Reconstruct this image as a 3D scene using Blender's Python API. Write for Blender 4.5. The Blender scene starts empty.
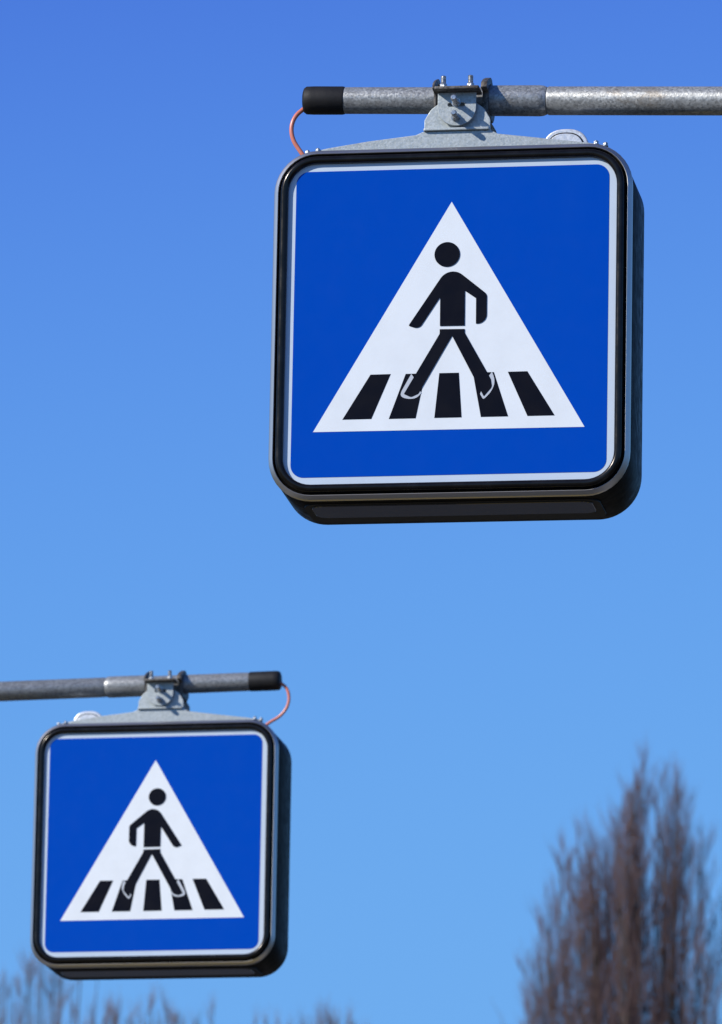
import bpy, bmesh, math, random
from mathutils import Vector, Matrix

random.seed(7)
sc = bpy.context.scene
COL = sc.collection
R = math.radians

# ------------------------------------------------------------------ tags
def tag(o, label=None, cat=None, group=None, kind=None):
    if label: o['label'] = label
    if cat: o['category'] = cat
    if group: o['group'] = group
    if kind: o['kind'] = kind
    return o

def empty(name, loc, rz=0.0, ry=0.0):
    o = bpy.data.objects.new(name, None)
    o.empty_display_size = 0.2
    COL.objects.link(o)
    o.rotation_mode = 'XYZ'
    o.location = loc
    o.rotation_euler = (0, ry, rz)
    return o

# ------------------------------------------------------------------ materials
def mat(name, base, rough=0.5, metal=0.0, spec=0.5, coat=0.0):
    m = bpy.data.materials.new(name)
    m.use_nodes = True
    b = m.node_tree.nodes['Principled BSDF']
    b.inputs['Base Color'].default_value = (*base, 1)
    b.inputs['Roughness'].default_value = rough
    b.inputs['Metallic'].default_value = metal
    b.inputs['Specular IOR Level'].default_value = spec
    b.inputs['Coat Weight'].default_value = coat
    return m

class NT:
    def __init__(self, m):
        self.t = m.node_tree; self.b = self.t.nodes['Principled BSDF']
        self.tc = self.t.nodes.new('ShaderNodeTexCoord')
    def n(self, kind, **kw):
        o = self.t.nodes.new(kind)
        for k, v in kw.items(): setattr(o, k, v)
        return o
    def l(self, a, b): self.t.links.new(a, b)
    def noise(self, scale, detail=4, rough=0.55, stretch=None, out=0):
        nz = self.n('ShaderNodeTexNoise')
        nz.inputs['Scale'].default_value = scale
        nz.inputs['Detail'].default_value = detail
        nz.inputs['Roughness'].default_value = rough
        src = self.tc.outputs['Object']
        if stretch:
            mp = self.n('ShaderNodeMapping'); mp.inputs['Scale'].default_value = stretch
            self.l(src, mp.inputs[0]); src = mp.outputs[0]
        self.l(src, nz.inputs['Vector'])
        return nz.outputs[out]
    def ramp(self, fac, stops):
        r = self.n('ShaderNodeValToRGB')
        e = r.color_ramp.elements
        while len(e) < len(stops): e.new(0.5)
        for k, (p, c) in enumerate(stops):
            e[k].position = p
            e[k].color = (c, c, c, 1) if isinstance(c, (int, float)) else (*c, 1)
        self.l(fac, r.inputs[0])
        return r.outputs[0]
    def mix(self, fac, a, b, mode='MIX'):
        x = self.n('ShaderNodeMix'); x.data_type = 'RGBA'; x.blend_type = mode
        for s, v in ((x.inputs[0], fac), (x.inputs[6], a), (x.inputs[7], b)):
            if isinstance(v, (int, float)): s.default_value = v
            elif isinstance(v, tuple): s.default_value = (*v, 1)
            else: self.l(v, s)
        return x.outputs[2]
    def bump(self, h, strength, dist):
        x = self.n('ShaderNodeBump'); x.inputs['Strength'].default_value = strength
        x.inputs['Distance'].default_value = dist
        self.l(h, x.inputs['Height']); self.l(x.outputs[0], self.b.inputs['Normal'])

def plastic(name, base, rough, grime=0.12, grimecol=(.12, .11, .10), spec=.5):
    """sign sheeting: slight dirt, fine scratches and uneven gloss"""
    m = mat(name, base, rough, 0, spec)
    t = NT(m)
    g = t.ramp(t.noise(9, 6, .65), [(.45, 0.0), (.85, grime)])
    s = t.ramp(t.noise(7, 3, .5, (1, 1, .12)), [(.55, 0.0), (.8, grime * .6)])
    c = t.mix(g, base, grimecol)
    c = t.mix(s, c, grimecol)
    t.l(c, t.b.inputs['Base Color'])
    t.l(t.ramp(t.noise(24, 5), [(.3, rough * .8), (.75, rough * 1.35)]), t.b.inputs['Roughness'])
    return m

def galvanised(name, dark, light, rough=.45, metal=.75, rust=.35, scale=1.0):
    m = mat(name, light, rough, metal)
    t = NT(m)
    v = t.n('ShaderNodeTexVoronoi'); v.inputs['Scale'].default_value = 260 * scale
    t.l(t.tc.outputs['Object'], v.inputs['Vector'])
    sep = t.n('ShaderNodeSeparateColor'); t.l(v.outputs['Color'], sep.inputs[0])
    big = t.noise(40 * scale, 5, .6)
    mixf = t.n('ShaderNodeMath', operation='MULTIPLY_ADD')
    t.l(sep.outputs[0], mixf.inputs[0]); mixf.inputs[1].default_value = .62; half = t.n('ShaderNodeMath', operation='MULTIPLY_ADD'); t.l(big, half.inputs[0]); half.inputs[1].default_value = .5; half.inputs[2].default_value = .12; t.l(half.outputs[0], mixf.inputs[2])
    c = t.ramp(mixf.outputs[0], [(.38, dark), (1.0, light)])
    blot = t.ramp(t.noise(14, 5, .6, (1, 1, 1.6)), [(.60, 0.0), (.72, rust)])
    c = t.mix(blot, c, (.17, .115, .055))
    grime = t.ramp(t.noise(7, 6, .7, (1, 1, 1)), [(.45, 0.0), (.8, .16)])
    c = t.mix(grime, c, (.085, .08, .075))
    t.l(c, t.b.inputs['Base Color'])
    t.l(t.ramp(sep.outputs[1], [(0, rough * .8), (1, rough * 1.3)]), t.b.inputs['Roughness'])
    t.bump(t.noise(240, 3), .22, .002)
    return m

M = {}
M['white'] = plastic('white_sheeting', (.83, .865, .88), .36, .10, spec=.2)
M['border'] = plastic('pale_border', (.58, .67, .77), .36, .10, spec=.2)
M['blue'] = plastic('blue_sheeting', (.0003, .067, .46), .34, .12, (.006, .085, .44), .04)
M['black'] = plastic('black_print', (.0045, .0050, .010), .38, .10, (.03, .03, .035), .08)
M['stroke'] = plastic('grey_print', (.56, .59, .63), .36, .1)
M['pipe'] = galvanised('galvanised_pipe', (.20, .205, .205), (.40, .41, .405), .42, .40, .42)
M['bracket'] = galvanised('galvanised_plate', (.37, .41, .41), (.50, .54, .545), .52, .30, .18, 1.1)
M['clamp'] = galvanised('weathered_clamp', (.05, .045, .04), (.17, .155, .14), .55, .35, .8, .8)
M['bolt'] = galvanised('zinc_bolt', (.34, .34, .34), (.64, .64, .63), .28, .75, .3)
M['alu'] = galvanised('pale_aluminium', (.62, .63, .64), (.82, .83, .84), .38, .35, .05)
M['rubber'] = mat('black_rubber', (.011, .011, .012), .60, 0, .3)
t = NT(M['rubber']); t.bump(t.noise(90, 4), .25, .002)
t.l(t.ramp(t.noise(30, 5), [(.35, (.009, .009, .010)), (.8, (.022, .020, .019))]), t.b.inputs['Base Color'])
M['gasket'] = mat('black_gasket', (.005, .005, .005), .6, 0, .3)

def anodised(name, base, rough, metal, streak, axis):
    m = mat(name, base, rough, metal)
    t = NT(m)
    d = t.noise(18, 6, .65, axis)
    light = tuple(min(1, c * 2.2 + .012) for c in base)
    t.l(t.mix(t.ramp(d, [(.45, 0.0), (.8, streak)]), base, light), t.b.inputs['Base Color'])
    t.l(t.ramp(t.noise(40, 5, .6), [(.3, rough * .75), (.75, rough * 1.5)]), t.b.inputs['Roughness'])
    t.bump(t.noise(60, 4), .06, .002)
    return m
M['bezel'] = anodised('bronze_black_bezel', (.020, .0175, .015), .22, .70, .5, (1, 1, 1))
M['lip'] = anodised('satin_grey_flange', (.58, .56, .53), .42, 1.0, 0.0, (1, 1, 1))
_n = M['lip'].node_tree.nodes['Principled BSDF']
for _k in ('Normal', 'Roughness'):
    for _l in list(_n.inputs[_k].links): M['lip'].node_tree.links.remove(_l)
M['case'] = anodised('dark_enamel_case', (.015, .0135, .011), .34, .0, .8, (1, 3, 1))
M['case'].node_tree.nodes['Principled BSDF'].inputs['Specular IOR Level'].default_value = .008
M['lid'] = anodised('glossy_dark_lid', (.018, .014, .009), .05, .0, .4, (1, 1, 1))
M['cable'] = mat('salmon_cable', (.56, .145, .105), .30)
t = NT(M['cable']); t.l(t.ramp(t.noise(30, 4), [(.3, (.62, .17, .10)), (.8, (.74, .27, .19))]), t.b.inputs['Base Color'])

def bark(name, a, b):
    m = mat(name, a, .85, 0, .2)
    t = NT(m)
    t.l(t.ramp(t.noise(3.5, 6, .65, (1, 1, .35)), [(.3, a), (.75, b)]), t.b.inputs['Base Color'])
    t.bump(t.noise(9, 5, .6, (1, 1, .25)), .5, .02)
    return m
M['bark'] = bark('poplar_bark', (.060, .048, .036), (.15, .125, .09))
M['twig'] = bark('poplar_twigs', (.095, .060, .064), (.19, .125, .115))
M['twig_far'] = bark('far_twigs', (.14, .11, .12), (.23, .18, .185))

# ------------------------------------------------------------------ mesh helpers
def link(name, me, m, parent=None, smooth=True, angle=38):
    o = bpy.data.objects.new(name, me)
    COL.objects.link(o)
    if m is not None and not me.materials: me.materials.append(m)
    if parent: o.parent = parent
    if smooth:
        me.shade_smooth()
        me.set_sharp_from_angle(angle=R(angle))
    return o

def from_bm(name, bm, m, parent=None, smooth=True, angle=38):
    bmesh.ops.recalc_face_normals(bm, faces=bm.faces)
    me = bpy.data.meshes.new(name)
    bm.to_mesh(me); bm.free()
    return link(name, me, m, parent, smooth, angle)

def fillet(pts, seg=7):
    """closed outline from (x, z[, r]) corners, each rounded by its radius"""
    out = []
    n = len(pts)
    for i in range(n):
        p = Vector(pts[i][:2]); r = pts[i][2] if len(pts[i]) > 2 else 0
        if r <= 0: out.append(p); continue
        a = (Vector(pts[i - 1][:2]) - p); b = (Vector(pts[(i + 1) % n][:2]) - p)
        la, lb = a.length, b.length
        a.normalize(); b.normalize()
        ang = math.acos(max(-1, min(1, a.dot(b))))
        tl = r / math.tan(ang / 2)
        rp = pts[i - 1][2] if len(pts[i - 1]) > 2 else 0
        rn = pts[(i + 1) % n][2] if len(pts[(i + 1) % n]) > 2 else 0
        mx = min(la * (.49 if rp else .98), lb * (.49 if rn else .98))
        if tl > mx: tl = mx; r = tl * math.tan(ang / 2)
        c = p + (a + b).normalized() * (r / math.sin(ang / 2))
        s = p + a * tl - c; e = p + b * tl - c
        a0 = math.atan2(s.y, s.x); a1 = math.atan2(e.y, e.x)
        d = (a1 - a0 + math.pi) % (2 * math.pi) - math.pi
        for k in range(seg + 1):
            th = a0 + d * k / seg
            out.append(c + Vector((math.cos(th), math.sin(th))) * r)
    return [(v.x, v.y) for v in out]

def circle(cx, cz, r, n=40):
    return [(cx + r * math.cos(2 * math.pi * k / n), cz + r * math.sin(2 * math.pi * k / n)) for k in range(n)]

def rrect(hx, hz, r, cx=0, cz=0, seg=9):
    return fillet([(cx - hx, cz - hz, r), (cx + hx, cz - hz, r), (cx + hx, cz + hz, r), (cx - hx, cz + hz, r)], seg)

def plate_mesh(name, outlines, thick, bevel=0.0):
    """flat sheet in the x-z plane (holes allowed), front face at y = -thick/2"""
    cu = bpy.data.curves.new(name, 'CURVE')
    cu.dimensions = '2D'; cu.fill_mode = 'BOTH'
    cu.extrude = max(thick / 2 - bevel, 1e-5)
    if bevel: cu.bevel_depth = bevel; cu.bevel_resolution = 1; cu.offset = -bevel
    for o in outlines:
        sp = cu.splines.new('POLY'); sp.points.add(len(o) - 1)
        for p, q in zip(sp.points, o): p.co = (q[0], q[1], 0, 1)
        sp.use_cyclic_u = True
    ob = bpy.data.objects.new(name, cu)
    me = bpy.data.meshes.new_from_object(ob)
    bpy.data.objects.remove(ob); bpy.data.curves.remove(cu)
    me.transform(Matrix.Rotation(R(90), 4, 'X'))
    me.name = name
    return me

def plate(name, outlines, y, thick, m, parent, bevel=0.0, mirror=1, axis='Y', smooth=True):
    """axis 'Y': sheet facing the viewer at depth y (its middle);
       axis 'X': outline is (y, z), sheet across x = y;  axis 'Z': outline is (x, y), level sheet at z = y"""
    me = plate_mesh(name, outlines, thick, bevel)
    if axis == 'Y': me.transform(Matrix.Translation((0, y, 0)))
    elif axis == 'X': me.transform(Matrix.Translation((y, 0, 0)) @ Matrix.Rotation(R(90), 4, 'Z'))
    else: me.transform(Matrix.Translation((0, 0, y)) @ Matrix.Rotation(R(-90), 4, 'X'))
    if mirror < 0: me.transform(Matrix.Scale(-1, 4, (1, 0, 0))); me.flip_normals()
    return link(name, me, m, parent, smooth, 30)

def rr_path(half, r, seg=10):
    """points and outward normals of a rounded square of half-size `half`"""
    P = []
    c = half - r
    for (sx, sz, a0) in ((1, 1, 0), (-1, 1, 90), (-1, -1, 180), (1, -1, 270)):
        for k in range(seg + 1):
            a = R(a0 + 90 * k / seg)
            n = Vector((math.cos(a), math.sin(a)))
            P.append((Vector((sx * c, sz * c)) + n * r, n))
    return P

def sweep(name, profile, half, r, m, parent, closed=False, cap_last=False, angle=32, seg=10):
    """profile of (u outward, y depth) swept round the rounded square"""
    P = rr_path(half, r, seg); n = len(P); k = len(profile)
    bm = bmesh.new()
    rows = [[bm.verts.new((p.x + nn.x * u, y, p.y + nn.y * u)) for (u, y) in profile] for p, nn in P]
    for i in range(n):
        a, b = rows[i], rows[(i + 1) % n]
        for j in range(k if closed else k - 1):
            j2 = (j + 1) % k
            bm.faces.new((a[j], a[j2], b[j2], b[j]))
    if cap_last: bm.faces.new([q[-1] for q in rows])
    return from_bm(name, bm, m, parent, True, angle)

def lathe(bm, p0, p1, prof, seg=28, cap=True):
    """prof: (t along p0->p1 in metres, radius)"""
    p0 = Vector(p0); d = (Vector(p1) - p0).normalized()
    s = d.orthogonal().normalized(); u = d.cross(s)
    rings = []
    for t_, r_ in prof:
        c = p0 + d * t_
        rings.append([bm.verts.new(c + s * (r_ * math.cos(2 * math.pi * k / seg)) + u * (r_ * math.sin(2 * math.pi * k / seg))) for k in range(seg)])
    for a, b in zip(rings, rings[1:]):
        for k in range(seg):
            bm.faces.new((a[k], a[(k + 1) % seg], b[(k + 1) % seg], b[k]))
    if cap:
        bm.faces.new(rings[0][::-1]); bm.faces.new(rings[-1])

def bolt(name, base, direction, length, rh, parent, m=None, mirror=1, rod=None):
    """washer, hex nut and threaded end along a direction"""
    b = Vector(base); d = Vector(direction).normalized()
    if mirror < 0: b.x = -b.x; d.x = -d.x
    bm = bmesh.new()
    lathe(bm, b, b + d, [(0, rh * 1.18), (rh * .22, rh * 1.18)], 20)
    lathe(bm, b, b + d, [(rh * .2, rh * .92), (rh * .3, rh), (rh * 1.15, rh), (rh * 1.3, rh * .88)], 6)
    rr = rod or rh * .55
    prof = [(rh * 1.2, rr)]
    s = rh * 1.25
    while s < length - rr * .4:
        prof += [(s, rr), (s + .0007, rr * .88), (s + .0014, rr)]; s += .0021
    prof += [(length, rr * .7)]
    lathe(bm, b, b + d, prof, 14)
    return from_bm(name, bm, m or M['bolt'], parent, True, 30)

def tube(bm, pts, r, seg=12):
    pts = [Vector(p) for p in pts]
    up = Vector((0, 1, 0)); prev = None
    for i, p in enumerate(pts):
        d = (pts[min(i + 1, len(pts) - 1)] - pts[max(i - 1, 0)]).normalized()
        s = d.cross(up)
        if s.length < 1e-4: s = d.orthogonal()
        s.normalize(); u = s.cross(d)
        ring = [bm.verts.new(p + s * (r * math.cos(2 * math.pi * k / seg)) + u * (r * math.sin(2 * math.pi * k / seg))) for k in range(seg)]
        if prev:
            for k in range(seg): bm.faces.new((prev[k], prev[(k + 1) % seg], ring[(k + 1) % seg], ring[k]))
        else: bm.faces.new(ring[::-1])
        prev = ring
    bm.faces.new(prev)

def spline(pts, n=8):
    """Catmull-Rom"""
    P = [Vector(p) for p in pts]; P = [P[0] * 2 - P[1]] + P + [P[-1] * 2 - P[-2]]
    out = []
    for i in range(1, len(P) - 2):
        a, b, c, d = P[i - 1:i + 3]
        for k in range(n):
            t_ = k / n
            out.append(.5 * ((2 * b) + (c - a) * t_ + (2 * a - 5 * b + 4 * c - d) * t_ ** 2 + (3 * b - a - 3 * c + d) * t_ ** 3))
    out.append(P[-2])
    return out

# ------------------------------------------------------------------ the sign
FIGURE_TOP = fillet([(-.0805, -.0083, .0015), (-.0600, -.0155, .013), (-.0199, .0471), (-.0195, -.0103), (.0284, -.0106),
                     (.0279, .0585), (.0497, .0432), (.0501, -.0073), (.0709, -.0080, .018), (.0706, .0512, .012),
                     (-.0023, .1111, .0285)], 10)
FIGURE_LEGS = fillet([(-.0197, -.0168), (.0286, -.0174), (.0288, -.0250), (.0808, -.1180, .004), (.0832, -.1335, .010),
                      (.0675, -.1520, .0012), (.0044, -.0304), (-.0590, -.1440, .006), (-.0735, -.1505, .008),
                      (-.0872, -.1437, .0015), (-.0197, -.0258)], 8)
def smooth2(pts):
    return [(v.x, v.y) for v in spline([(x, z, 0) for x, z in pts], 6)]
FOOT_A = smooth2([(-.0733, -.1040), (-.0850, -.1255), (-.0930, -.1420), (-.0895, -.1500), (-.0757, -.1535), (-.0625, -.1512), (-.0532, -.1425)]) + [(-.060, -.130), (-.066, -.115)]
FOOT_B = smooth2([(.0826, -.1035), (.0862, -.1130), (.0876, -.1220), (.0862, -.1315), (.0795, -.1445), (.0690, -.1555), (.0655, -.1560)]) + [(.0602, -.1470), (.066, -.130), (.074, -.115)]
STRIPES = [[(-.1526, -.1037), (-.1133, -.1034), (-.1493, -.1915), (-.2055, -.1917)],
           [(-.0843, -.1037), (-.0463, -.1037), (-.0635, -.1921), (-.1156, -.1921)],
           [(-.0193, -.1037), (.0186, -.1037), (.0252, -.1921), (-.0275, -.1921)],
           [(.0456, -.1040), (.0861, -.1040), (.1149, -.1921), (.0623, -.1921)],
           [(.1130, -.1040), (.1508, -.1038), (.2044, -.1921), (.1520, -.1921)]]

def build_sign(loc, rz, ry, mir, label):
    s = empty('crossing_sign', loc, rz, ry)
    tag(s, label, 'road sign', 'illuminated crossing signs')
    # face
    panel = plate('sign_panel', [rrect(.3215, .3215, .057)], .003, .006, M['border'], s)
    plate('blue_field', [rrect(.3045, .3045, .025)], -.0004, .0004, M['blue'], panel)
    plate('triangle', [[(-.262, -.2150), (.262, -.2158), (-.0006, .2370)]], -.0008, .0004, M['white'], panel, mirror=mir)
    for q in STRIPES:
        plate('crossing_stripe', [q], -.0012, .0004, M['black'], panel, mirror=mir)
    plate('foot_outline', [FOOT_A], -.0016, .0004, M['stroke'], panel, mirror=mir)
    plate('foot_outline', [FOOT_B], -.0016, .0004, M['stroke'], panel, mirror=mir)
    plate('pedestrian_symbol', [FIGURE_TOP, FIGURE_LEGS, circle(-.0077, .1318, .0246, 56)], -.0020, .0004, M['black'], panel, mirror=mir)
    # bezel bead, flange and case
    bead = [(-.0006, .001), (-.0006, -.0045)]
    for k in range(11):
        a = math.pi * (1 - k / 10)
        bead.append((.0068 + .0074 * math.cos(a), -.0045 - .0060 * math.sin(a)))
    bead += [(.0150, .002), (.0190, .006)]
    sweep('bezel', bead, .32, .056, M['bezel'], s, angle=50)
    lip = [(.0190, .006), (.0192, -.0012), (.0196, -.0020), (.0204, -.0022), (.0262, .0030), (.0276, .0046), (.0286, .0062), (.0291, .0082), (.0291, .0102), (.0276, .0112)]
    sweep('flange', lip, .32, .056, M['lip'], s, angle=50)
    case = [(.0262, .0108), (.0262, .020), (.0276, .024), (.0278, .203), (.0268, .209), (.0244, .2125), (.0200, .214)]
    body = sweep('case', case, .32, .056, M['case'], s, cap_last=True, angle=50, seg=14)
    # underside service lid
    plate('gasket_reflection_band', [rrect(.286, .075, .032, 0, .108)], -.3482, .0030, M['gasket'], body, .0008, axis='Z')  # gasket widened at the rear; its black band paints in a dark reflection
    plate('service_lid', [rrect(.272, .046, .022, 0, .088)], -.3496, .0050, M['lid'], body, .0015, axis='Z')
    # hanger: front and rear gable sheets under a bent top sheet
    g = fillet([(-.293, .3462), (.293, .3462), (.293, .3560, .004), (.255, .3630), (.080, .3860), (.066, .3935, .003),
                (-.066, .3935, .003), (-.080, .3872), (-.173, .3772), (-.250, .3658), (-.293, .3575, .004)], 4)
    h = plate('hanger_plate', [g], .0485, .005, M['bracket'], s, .0012)
    plate('rear_sheet', [g], .1415, .005, M['bracket'], h, .0012)
    for (x, z) in ((-.292, .357), (-.272, .3605), (.272, .3610), (.290, .3570)):
        bolt('screw', (x, .046, z - .003), (0, 0, 1), .0078, .0052, h, rod=.0030)
    # bracket: foot and two arched sheets
    foot = plate('mounting_bracket', [rrect(.0650, .0555, .004, 0, .095)], .3963, .005, M['bracket'], s, .001, axis='Z')
    arch = fillet([(-.0645, .3990), (.0645, .3990), (.0645, .4180, .010), (.0520, .4395, .020), (.0300, .4560, .02), (-.0300, .4560, .02),
                   (-.0520, .4395, .020), (-.0645, .4180, .010)], 5)
    plate('arch_plate', [arch], .0540, .006, M['bracket'], foot, .0012)
    plate('arch_plate', [arch], .1390, .006, M['bracket'], foot, .0012)
    # clamp: front tab with slot, bolted flange, cheeks round the pipe
    tab = fillet([(-.0370, .4690), (-.0370, .4020, .0372), (.0380, .4020, .0372), (.0380, .4690)], 14)
    slot = fillet([(-.0175, .4405, .0036), (.0160, .4405, .0036), (.0160, .4480, .0036), (-.0175, .4480, .0036)], 5)
    cl = plate('pipe_clamp', [tab, slot], .0410, .005, M['bracket'], s, .0008, mirror=mir)
    plate('clamp_flange', [fillet([(-.041, .014, .003), (.046, .014, .003), (.046, .062), (-.041, .062)], 3)], .4722, .0058, M['clamp'], cl, .001, axis='Z')
    cheek = fillet([(.032, .4760, .003), (.040, .4900, .006), (.062, .5020, .006), (.092, .5135, .006), (.106, .5135, .008), (.140, .4900, .01), (.150, .4480, .01),
                    (.130, .4320, .006), (.0600, .4320, .006), (.0600, .4750, .004)], 5)
    for x, th in ((-.0455, .005), (.0530, .012)):
        hole = circle(.095, .4745 if x * mir < 0 else .471, .0288, 30)
        plate('clamp_cheek', [cheek, hole], x, th, M['clamp'], cl, .001, axis='X')
    bolt('bolt', (-.0010, .0385, .4485), (0, -1, 0), .036, .0078, cl, rod=.0058)
    bolt('bolt', (-.0008, .0385, .4185), (0, -1, 0), .035, .0078, cl, rod=.0058)
    for x in (-.0262, .0268):
        bolt('bolt', (x, .037, .4751), (0, 0, 1), .027, .0080, cl, rod=.0052)
    # round vent cap on the top, ring and recessed face
    def dome(a, h):
        return [(.2105 + a * math.copysign(abs(math.cos(t_)) ** .8, math.cos(t_)), .352 + h * math.sin(t_) ** .85) for t_ in (math.pi * k / 28 for k in range(29))] + [(.2105 - a, .343), (.2105 + a, .343)]
    vent = plate('vent_cap', [dome(.0455, .0450)], .0760, .026, M['alu'], s, .003, mirror=mir)
    ring_in, ring_in2 = dome(.0375, .0370), dome(.0350, .0345)
    plate('seal', [ring_in], .0630, .002, M['gasket'], vent, mirror=mir)
    plate('lens_face', [ring_in2], .0615, .003, M['alu'], vent, .0008, mirror=mir)
    # cable from the pipe end down into the case
    bm = bmesh.new()
    pts = [(-.300, .095, .4700), (-.3100, .094, .4610), (-.3225, .091, .4485), (-.3300, .089, .4330), (-.3318, .088, .4150), (-.3275, .088, .3965), (-.3180, .089, .3800), (-.3040, .090, .3600), (-.292, .090, .343)]
    if mir < 0:
        pts = [(.318, .095, .4780), (.3330, .094, .4715), (.3510, .091, .4560), (.3590, .089, .4340), (.3585, .088, .4130), (.3500, .088, .3920), (.3320, .089, .3730), (.3080, .090, .3590), (.285, .090, .343)]
    tube(bm, spline(pts, 6), .0044)
    from_bm('power_cable', bm, M['cable'], s, True, 60)
    return s

def build_mast(sign_loc, rz, ry, mir, slope, tip, capend, tip_z, reach, label):
    """galvanised post at the kerb with its outreach pipe; geometry is laid out in the sign's own axes"""
    rot = Matrix.Rotation(rz, 4, 'Z') @ Matrix.Rotation(ry, 4, 'Y')
    L = Vector(sign_loc)
    def w(x): return L + (rot @ Vector((x * mir, .095, tip_z + slope * (x + tip))))
    base = w(reach); top_z = base.z
    m_ = empty('sign_mast', (base.x, base.y, 0), rz)
    tag(m_, label, 'mast', 'galvanised masts with outreach arms')
    inv = Matrix.Translation((base.x, base.y, 0)) @ Matrix.Rotation(rz, 4, 'Z')
    inv = inv.inverted()
    def q(x): return inv @ w(x)
    def pipe(name, x0, x1, prof, material, parent, seg=36):
        bm = bmesh.new(); lathe(bm, q(x0), q(x1), prof, seg)
        return from_bm(name, bm, material, parent, True, 40)
    a = pipe('arm', .1700, reach - .07, [(0, .0265), (.003, .0280), (reach - .07 - .17, .0290)], M['pipe'], m_)
    n = .1185
    pipe('sleeve', .0505, .1690, [(0, .0280), (.002, .0298), (n - .014, .0303), (n - .006, .0294), (n, .0270)], M['pipe'], a)
    ln = .0505 + capend
    pipe('arm_end', -capend, .0500, [(0, .0255), (.003, .0262), (ln, .0264)], M['pipe'], a)
    cl = tip - capend
    pipe('end_cap', -tip, -capend + .001, [(0, .0200), (.0015, .0240), (.006, .0272), (.02, .0278), (cl - .004, .0277), (cl, .0268)], M['rubber'], m_)
    bm = bmesh.new()
    lathe(bm, (0, 0, 0), (0, 0, 1), [(0, .09), (.9, .09), (.98, .068), (top_z + .22, .052), (top_z + .225, .04)], 28)
    from_bm('pole', bm, M['pipe'], m_, True, 40)
    bm = bmesh.new(); e = q(reach - .16); lathe(bm, e, q(reach + .02), [(0, .035), (.004, .038), (.15, .038)], 24)
    lathe(bm, (0, 0, top_z - .10), (0, 0, top_z), [(0, .060), (.004, .066), (.196, .064), (.2, .058)], 28)
    from_bm('pole_collar', bm, M['bracket'], m_, True, 40)
    return m_

BIG = ((.164319, 13.59398, 5.31437), -.160278, .00099, 1)
SML = ((-.562532, 20.17123, 5.58313), -.189001, -.00094, -1)
build_sign(*BIG, 'nearest blue square pedestrian crossing sign in sharp focus, cable looping at its left corner')
build_mast(BIG[0], BIG[1], BIG[2], 1, -.0304, .3100, .2290, .4787, 2.9, 'galvanised pipe arm reaching in from the right above the nearest crossing sign')
build_sign(*SML, 'farther blue square pedestrian crossing sign, slightly blurred, cable looping at its right corner')
build_mast(SML[0], SML[1], SML[2], -1, -.0151, .3340, .2455, .4787, 4.4, 'galvanised pipe arm reaching in from the left above the farther crossing sign')

# ------------------------------------------------------------------ trees
def twig_mesh(name, segs, m, parent):
    """many thin tapered three-sided twigs: segs of (p0, p1, r0, r1)"""
    V, F = [], []
    for p0, p1, r0, r1 in segs:
        d = p1 - p0
        s = d.orthogonal().normalized(); u = d.normalized().cross(s)
        b = len(V)
        for p, r in ((p0, r0), (p1, r1)):
            for k in range(3):
                a = 2.0944 * k
                V.append(p + s * (r * math.cos(a)) + u * (r * math.sin(a)))
        for k in range(3):
            k2 = (k + 1) % 3
            F.append((b + k, b + k2, b + 3 + k2, b + 3 + k))
    me = bpy.data.meshes.new(name)
    me.from_pydata([tuple(v) for v in V], [], F)
    me.update()
    return link(name, me, m, parent, False)

def limb(bm, pts, r0, r1, seg=8):
    n = len(pts); prev = None
    for i, p in enumerate(pts):
        d = (pts[min(i + 1, n - 1)] - pts[max(i - 1, 0)]).normalized()
        s = d.orthogonal().normalized(); u = d.cross(s)
        r = r0 + (r1 - r0) * i / (n - 1)
        ring = [bm.verts.new(p + s * (r * math.cos(2 * math.pi * k / seg)) + u * (r * math.sin(2 * math.pi * k / seg))) for k in range(seg)]
        if prev:
            for k in range(seg): bm.faces.new((prev[k], prev[(k + 1) % seg], ring[(k + 1) % seg], ring[k]))
        prev = ring

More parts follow.
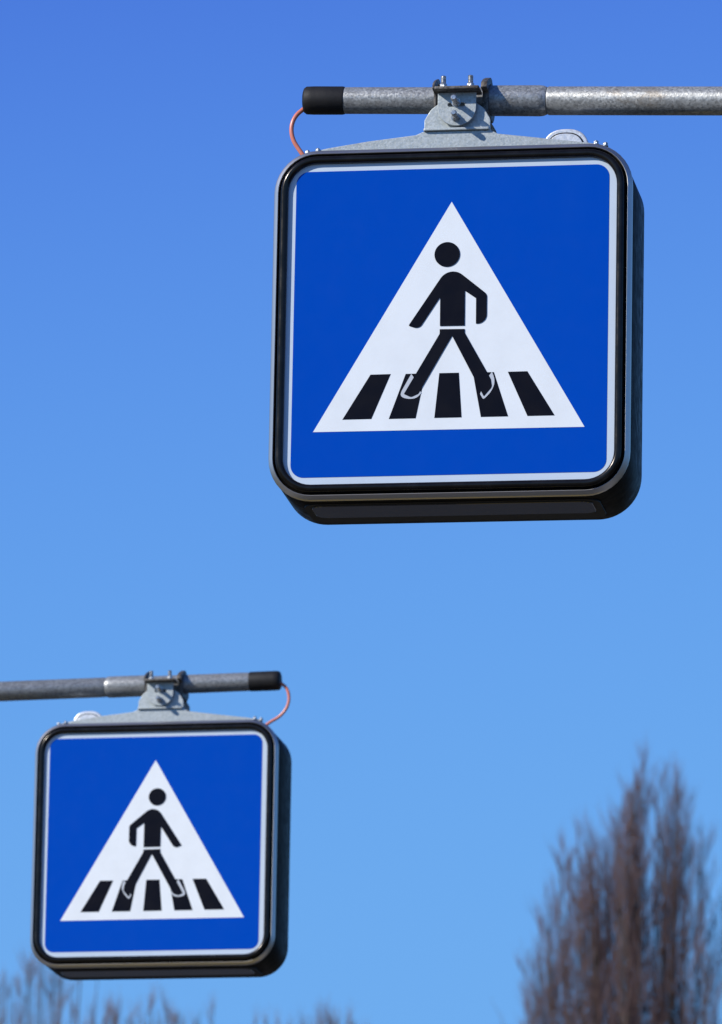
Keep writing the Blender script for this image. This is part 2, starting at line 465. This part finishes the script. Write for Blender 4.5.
def bare_tree(name, loc, leaders, height, trunk_r, m_twig, label, cat, group=None, dense=1.0, spread=.30, zfine=0, rng=None, blen=1.0, rtw=.004, ntw=5, lrk=.22):
    """upright bare tree: trunk, ascending leaders ending at the given tips (dx, dy, z), each a plume of fine twigs"""
    rng = rng or random
    root = empty(name, loc)
    tag(root, label, cat, group)
    bm = bmesh.new()
    fork = height * .16
    trunk_pts = spline([Vector((0, 0, -.2)), Vector((.05, .03, height * .08)), Vector((0, 0, fork)), Vector((.03, 0, height * .45))], 5)
    limb(bm, trunk_pts, trunk_r, trunk_r * .55, 12)
    segs = []
    for (dx, dy, z, start, wid) in leaders:
        z0 = height * start
        tip = Vector((dx, dy, z)); b = Vector((dx * .12, dy * .12, z0))
        mids = [b]
        for f in (.2, .4, .6, .8):
            k = f ** .75
            mids.append(Vector((b.x + (dx - b.x) * k + rng.uniform(-.04, .04), b.y + (dy - b.y) * k + rng.uniform(-.05, .05), z0 + (z - z0) * f)))
        mids.append(tip)
        path = spline(mids, 6)
        lr = trunk_r * lrk * (z - z0) / height + .008
        limb(bm, path, lr, .006, 7)
        # side branches
        n = len(path)
        length = z - z0
        count = int(length * 11 * dense)
        for i in range(count):
            f = rng.random()
            if z0 + length * f < zfine and rng.random() > .35: continue
            f = .08 + .92 * f
            x = f * (n - 1); a = min(int(x), n - 2)
            p = path[a].lerp(path[a + 1], x - a)
            below = z - p.z
            ln = min(.35 + below * .42, 2.1) * rng.uniform(.5, 1.1) * blen
            th = rng.uniform(0, 2 * math.pi); tilt = rng.uniform(.12, .22 + spread * wid)
            d = Vector((math.sin(tilt) * math.cos(th), math.sin(tilt) * math.sin(th), math.cos(tilt)))
            ns = 6; q0 = p; r = .0026 + .0034 * ln
            for k in range(ns):
                d = (d + Vector((rng.uniform(-.05, .05), rng.uniform(-.05, .05), .15))).normalized()
                q1 = q0 + d * (ln / ns)
                segs.append((q0, q1, r * (1 - k / ns * .75), r * (1 - (k + 1) / ns * .75)))
                for _ in range(ntw):
                    tw = q0.lerp(q1, rng.random())
                    th2 = rng.uniform(0, 2 * math.pi); t2 = rng.uniform(.08, .42)
                    e = (d * math.cos(t2) + Vector((math.cos(th2), math.sin(th2), .2)) * math.sin(t2)).normalized()
                    l2 = rng.uniform(.10, .42)
                    mid = tw + e * l2 * .5
                    e2 = (e + Vector((rng.uniform(-.06, .06), rng.uniform(-.06, .06), .25))).normalized()
                    segs.append((tw, mid, rtw, rtw * .8)); segs.append((mid, mid + e2 * l2 * .5, rtw * .8, rtw * .45))
                q0 = q1
    from_bm('trunk', bm, M['bark'], root, True, 60)
    twig_mesh('crown', segs, m_twig, root)
    return root

rng = random.Random(11)
AX, AY = 5.20, 126.0
LEAD = [  # tip x, y (metres from the trunk), height, start fraction, plume width
    (-.19, .0, 28.30, .16, 1.0), (-.05, .5, 27.4, .2, .9), (-.40, .3, 27.75, .18, 1.0), (-.62, -.4, 27.0, .18, 1.0),
    (.24, .1, 28.05, .16, .9), (.33, .4, 27.3, .2, .85), (.45, -.2, 27.35, .2, .8),
    (-.80, .2, 26.2, .16, 1.0), (-1.00, -.1, 26.2, .15, 1.0), (-1.32, .1, 26.75, .14, .95), (-1.18, -.5, 25.9, .16, 1.0), (-1.50, .4, 25.9, .15, .9),
    (-1.72, .0, 25.30, .14, .85), (-1.85, .4, 24.9, .14, .8), (-2.12, .1, 24.62, .13, .8), (-2.0, -.3, 24.0, .13, .8),
    (.92, .0, 26.80, .15, .75), (1.15, .3, 26.0, .14, .75), (1.45, -.2, 25.4, .14, .8), (1.75, .2, 24.9, .13, .8), (2.05, .0, 24.2, .13, .8),
    (.1, 1.3, 26.8, .15, .9), (-.5, -1.3, 26.6, .15, .9), (-.9, 1.2, 25.4, .14, .9), (.9, -1.2, 25.2, .14, .8),
]
LEAD += [(-.93, .1, 26.65, .15, 1), (-1.15, -.2, 26.95, .15, 1), (-1.53, .2, 26.45, .15, .9), (-.41, -.3, 27.75, .16, 1), (.45, .3, 27.7, .18, .8),
         (.62, -.1, 27.2, .16, .8), (-.72, .4, 26.9, .15, 1), (-1.78, -.2, 25.3, .14, .9), (-1.95, .1, 24.9, .14, .8)]
LEAD += [(-.26, .2, 28.1, .16, 1), (-.34, -.1, 27.95, .16, 1), (-.14, .1, 28.2, .16, .9), (.30, .2, 28.0, .16, .9), (.2, -.2, 27.8, .16, .9), (-.55, .2, 27.55, .16, 1), (-.66, -.2, 27.3, .16, 1), (-.78, .1, 27.0, .16, 1), (-.48, -.1, 27.75, .16, 1), (-.30, .2, 28.0, .16, .9),
         (-1.45, .1, 26.7, .15, 1), (-1.30, -.2, 26.85, .15, 1), (-1.05, .2, 26.9, .15, 1), (-.95, -.1, 26.6, .15, 1),
         (-1.72, .2, 25.75, .14, 1), (-1.88, -.1, 25.4, .14, 1), (-1.60, .1, 26.0, .14, 1), (-2.02, .2, 25.0, .13, 1), (.55, .1, 27.5, .16, .9), (.38, -.2, 27.95, .16, .9)]
LEAD = [(x * (1.05 if x < -1.4 else 1), y * .8, z - .22, a, b) for x, y, z, a, b in LEAD if abs(x) > .07]
for (x, y, z, a, b) in list(LEAD):
    for k in range(2):
        nx = x * .97 + rng.gauss(0, .12)
        if abs(nx) > .07: LEAD.append((nx, y + rng.gauss(0, .3), z - rng.uniform(.05, .9), .3, b))
bare_tree('poplar_tree', (AX, AY, 0), LEAD, 28.3, .42, M['twig'],
          'tall bare poplar with many upright branches, filling the lower right corner', 'tree', None, .26, .85, 20.5, rng, .95, .0019, 3, .075)

FAR = [  # x, y, top, label
    (-5.15, 120, 23.95, 'hazy bare treetop at the lower left edge, left of the farther sign', 1.0, 1.1),
    (-4.05, 124, 23.75, 'hazy bare treetop under the left half of the farther sign', .8, .9),
    (-3.05, 119, 23.00, 'hazy bare treetop under the right half of the farther sign', .9, 1.0),
    (-1.42, 121, 23.05, 'faint bare treetop just right of the farther sign lower corner', .5, .7),
    (-.32, 122, 23.45, 'faintest bare treetop poking up alone near the bottom centre', .5, .7),
]
for (x, y, top, lab, dn, wd) in FAR:
    ld = []
    for k in range(40):
        a = rng.uniform(0, 2 * math.pi); rr = wd * rng.uniform(.1, 1.0)
        ld.append((rr * math.cos(a), rr * math.sin(a), top - .12 - rr * rng.uniform(.15, .9), rng.uniform(.25, .4), 1.1))
    ld.append((0, 0, top, .2, 1.1))
    top -= .50
    ld = [(a_, b_, c_ - .50, d_, e_) for a_, b_, c_, d_, e_ in ld]
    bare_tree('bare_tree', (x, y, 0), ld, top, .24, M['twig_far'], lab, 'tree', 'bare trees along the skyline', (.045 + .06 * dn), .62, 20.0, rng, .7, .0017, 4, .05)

# ------------------------------------------------------------------ ground, road, kerbs
def sheet(name, x0, x1, y0, y1, z, m, nx=1, ny=1):
    bm = bmesh.new()
    g = [[bm.verts.new((x0 + (x1 - x0) * i / nx, y0 + (y1 - y0) * j / ny, z)) for i in range(nx + 1)] for j in range(ny + 1)]
    for j in range(ny):
        for i in range(nx): bm.faces.new((g[j][i], g[j][i + 1], g[j + 1][i + 1], g[j + 1][i]))
    return tag(from_bm(name, bm, m, None, False), kind='structure')

def box(name, x0, x1, y0, y1, z0, z1, m, bev=.015):
    bm = bmesh.new()
    bmesh.ops.create_cube(bm, size=1, matrix=Matrix.Translation(((x0 + x1) / 2, (y0 + y1) / 2, (z0 + z1) / 2)) @ Matrix.Diagonal((x1 - x0, y1 - y0, z1 - z0, 1)))
    bmesh.ops.bevel(bm, geom=[e for e in bm.edges if abs(e.verts[0].co.z - z1) < 1e-5 and abs(e.verts[1].co.z - z1) < 1e-5], offset=bev, segments=2, affect='EDGES')
    return tag(from_bm(name, bm, m, None, False), kind='structure')

def ground_mat(name, a, b, scale, rough=.9, c=None):
    m = mat(name, a, rough, 0, .25)
    t = NT(m)
    col = t.ramp(t.noise(scale, 8, .65), [(.35, a), (.65, b)])
    if c: col = t.mix(t.ramp(t.noise(scale * .07, 4), [(.45, 0.0), (.6, 1.0)]), col, c)
    t.l(col, t.b.inputs['Base Color'])
    t.bump(t.noise(scale * 8, 4), .4, .01)
    return m
G = ground_mat('meadow_soil', (.035, .040, .016), (.075, .065, .034), 1.2, .95, (.085, .07, .04))
A = ground_mat('asphalt', (.045, .045, .046), (.075, .073, .07), 3, .88)
P = ground_mat('paving', (.20, .19, .175), (.28, .265, .245), 4, .9)
K = ground_mat('granite_kerb', (.26, .255, .25), (.36, .35, .34), 12, .8)
Y = ground_mat('road_paint', (.62, .42, .03), (.72, .50, .05), 9, .7)
sheet('ground', -3000, 3000, -3000, 3000, -.02, G, 8, 8)
X0, X1 = -4.6, 2.75
sheet('road', X0, X1, -400, 400, 0, A, 1, 40)
for (a, b) in ((X0 - .15, X0), (X1, X1 + .15)): box('kerb', a, b, -400, 400, -.015, .13, K)
for (a, b) in ((X0 - 2.6, X0 - .153), (X1 + .153, X1 + 2.6)): box('pavement', a, b, -400, 400, -.015, .122, P, .003)
bm = bmesh.new()
x = X0 + .45
while x < X1 - .5:
    vs = [bm.verts.new(v) for v in ((x, 15.2, .004), (x + .5, 15.2, .004), (x + .5, 19.2, .004), (x, 19.2, .004))]
    bm.faces.new(vs); x += 1.0
tag(from_bm('crossing_marking', bm, Y, None, False), kind='structure')

# ------------------------------------------------------------------ sun, sky
SUN_EL, SUN_AZ = R(32), R(241)          # azimuth clockwise from +Y
w = bpy.data.worlds.new('World'); sc.world = w; w.use_nodes = True
nt = w.node_tree; bg = nt.nodes['Background']
sky = nt.nodes.new('ShaderNodeTexSky'); sky.sky_type = 'NISHITA'; sky.sun_disc = False
sky.sun_elevation = SUN_EL; sky.sun_rotation = SUN_AZ
sky.altitude = 450; sky.air_density = 1.0; sky.dust_density = 0.2; sky.ozone_density = 4.0
# tone curve on the sky radiance (deep polarised blue, pale part compressed), the same for every ray and direction
sp = nt.nodes.new('ShaderNodeSeparateColor'); cb = nt.nodes.new('ShaderNodeCombineColor')
nt.links.new(sky.outputs[0], sp.inputs[0])
def mth(op, a, b):
    n_ = nt.nodes.new('ShaderNodeMath'); n_.operation = op
    for s_, v_ in zip(n_.inputs, (a, b)):
        if isinstance(v_, (int, float)): s_.default_value = v_
        else: nt.links.new(v_, s_)
    return n_.outputs[0]
for k, (top_, half_, pw_, low_) in enumerate(((3.5, 1.337, 4.8, .95), (8.8, 2.32, 6.2, 1.5), (17.4, 3.42, 9.0, 2.7))):
    p_ = mth('POWER', mth('DIVIDE', sp.outputs[k], half_), pw_)
    hill = mth('MULTIPLY', mth('DIVIDE', p_, mth('ADD', p_, 1.0)), top_)
    nt.links.new(mth('MAXIMUM', hill, mth('MINIMUM', mth('MULTIPLY', sp.outputs[k], low_), top_)), cb.inputs[k])
nt.links.new(cb.outputs[0], bg.inputs[0])
bg.inputs[1].default_value = .05
ld = bpy.data.lights.new('sun', 'SUN'); ld.energy = 4.6; ld.angle = R(.53); ld.color = (1, .955, .89)
lo = bpy.data.objects.new('sun', ld); COL.objects.link(lo)
to_sun = Vector((math.sin(SUN_AZ) * math.cos(SUN_EL), math.cos(SUN_AZ) * math.cos(SUN_EL), math.sin(SUN_EL)))
lo.rotation_euler = to_sun.to_track_quat('Z', 'Y').to_euler(); lo.location = (-20, -10, 30)

# ------------------------------------------------------------------ camera
cd = bpy.data.cameras.new('camera'); co = bpy.data.objects.new('camera', cd); COL.objects.link(co)
PT, RL = .240498994, .0180137932
f = Vector((0, math.cos(PT), math.sin(PT))); r = Vector((1, 0, 0)); u = r.cross(f)
r2 = r * math.cos(RL) + u * math.sin(RL); u2 = u * math.cos(RL) - r * math.sin(RL)
mw = Matrix.Identity(4)
for i in range(3): mw[i][0], mw[i][1], mw[i][2] = r2[i], u2[i], -f[i]
mw.translation = (0, 0, 1.6)
co.matrix_world = mw
cd.sensor_fit = 'VERTICAL'; cd.sensor_height = 36; cd.sensor_width = 36; cd.lens = 258.4
cd.clip_start = .5; cd.clip_end = 6000
cd.dof.use_dof = True; cd.dof.focus_distance = 14.09; cd.dof.aperture_fstop = 16; cd.dof.aperture_blades = 9
sc.camera = co
vs = sc.view_settings
vs.view_transform = 'Standard'; vs.look = 'None'; vs.exposure = 0; vs.gamma = 1; vs.use_curve_mapping = False
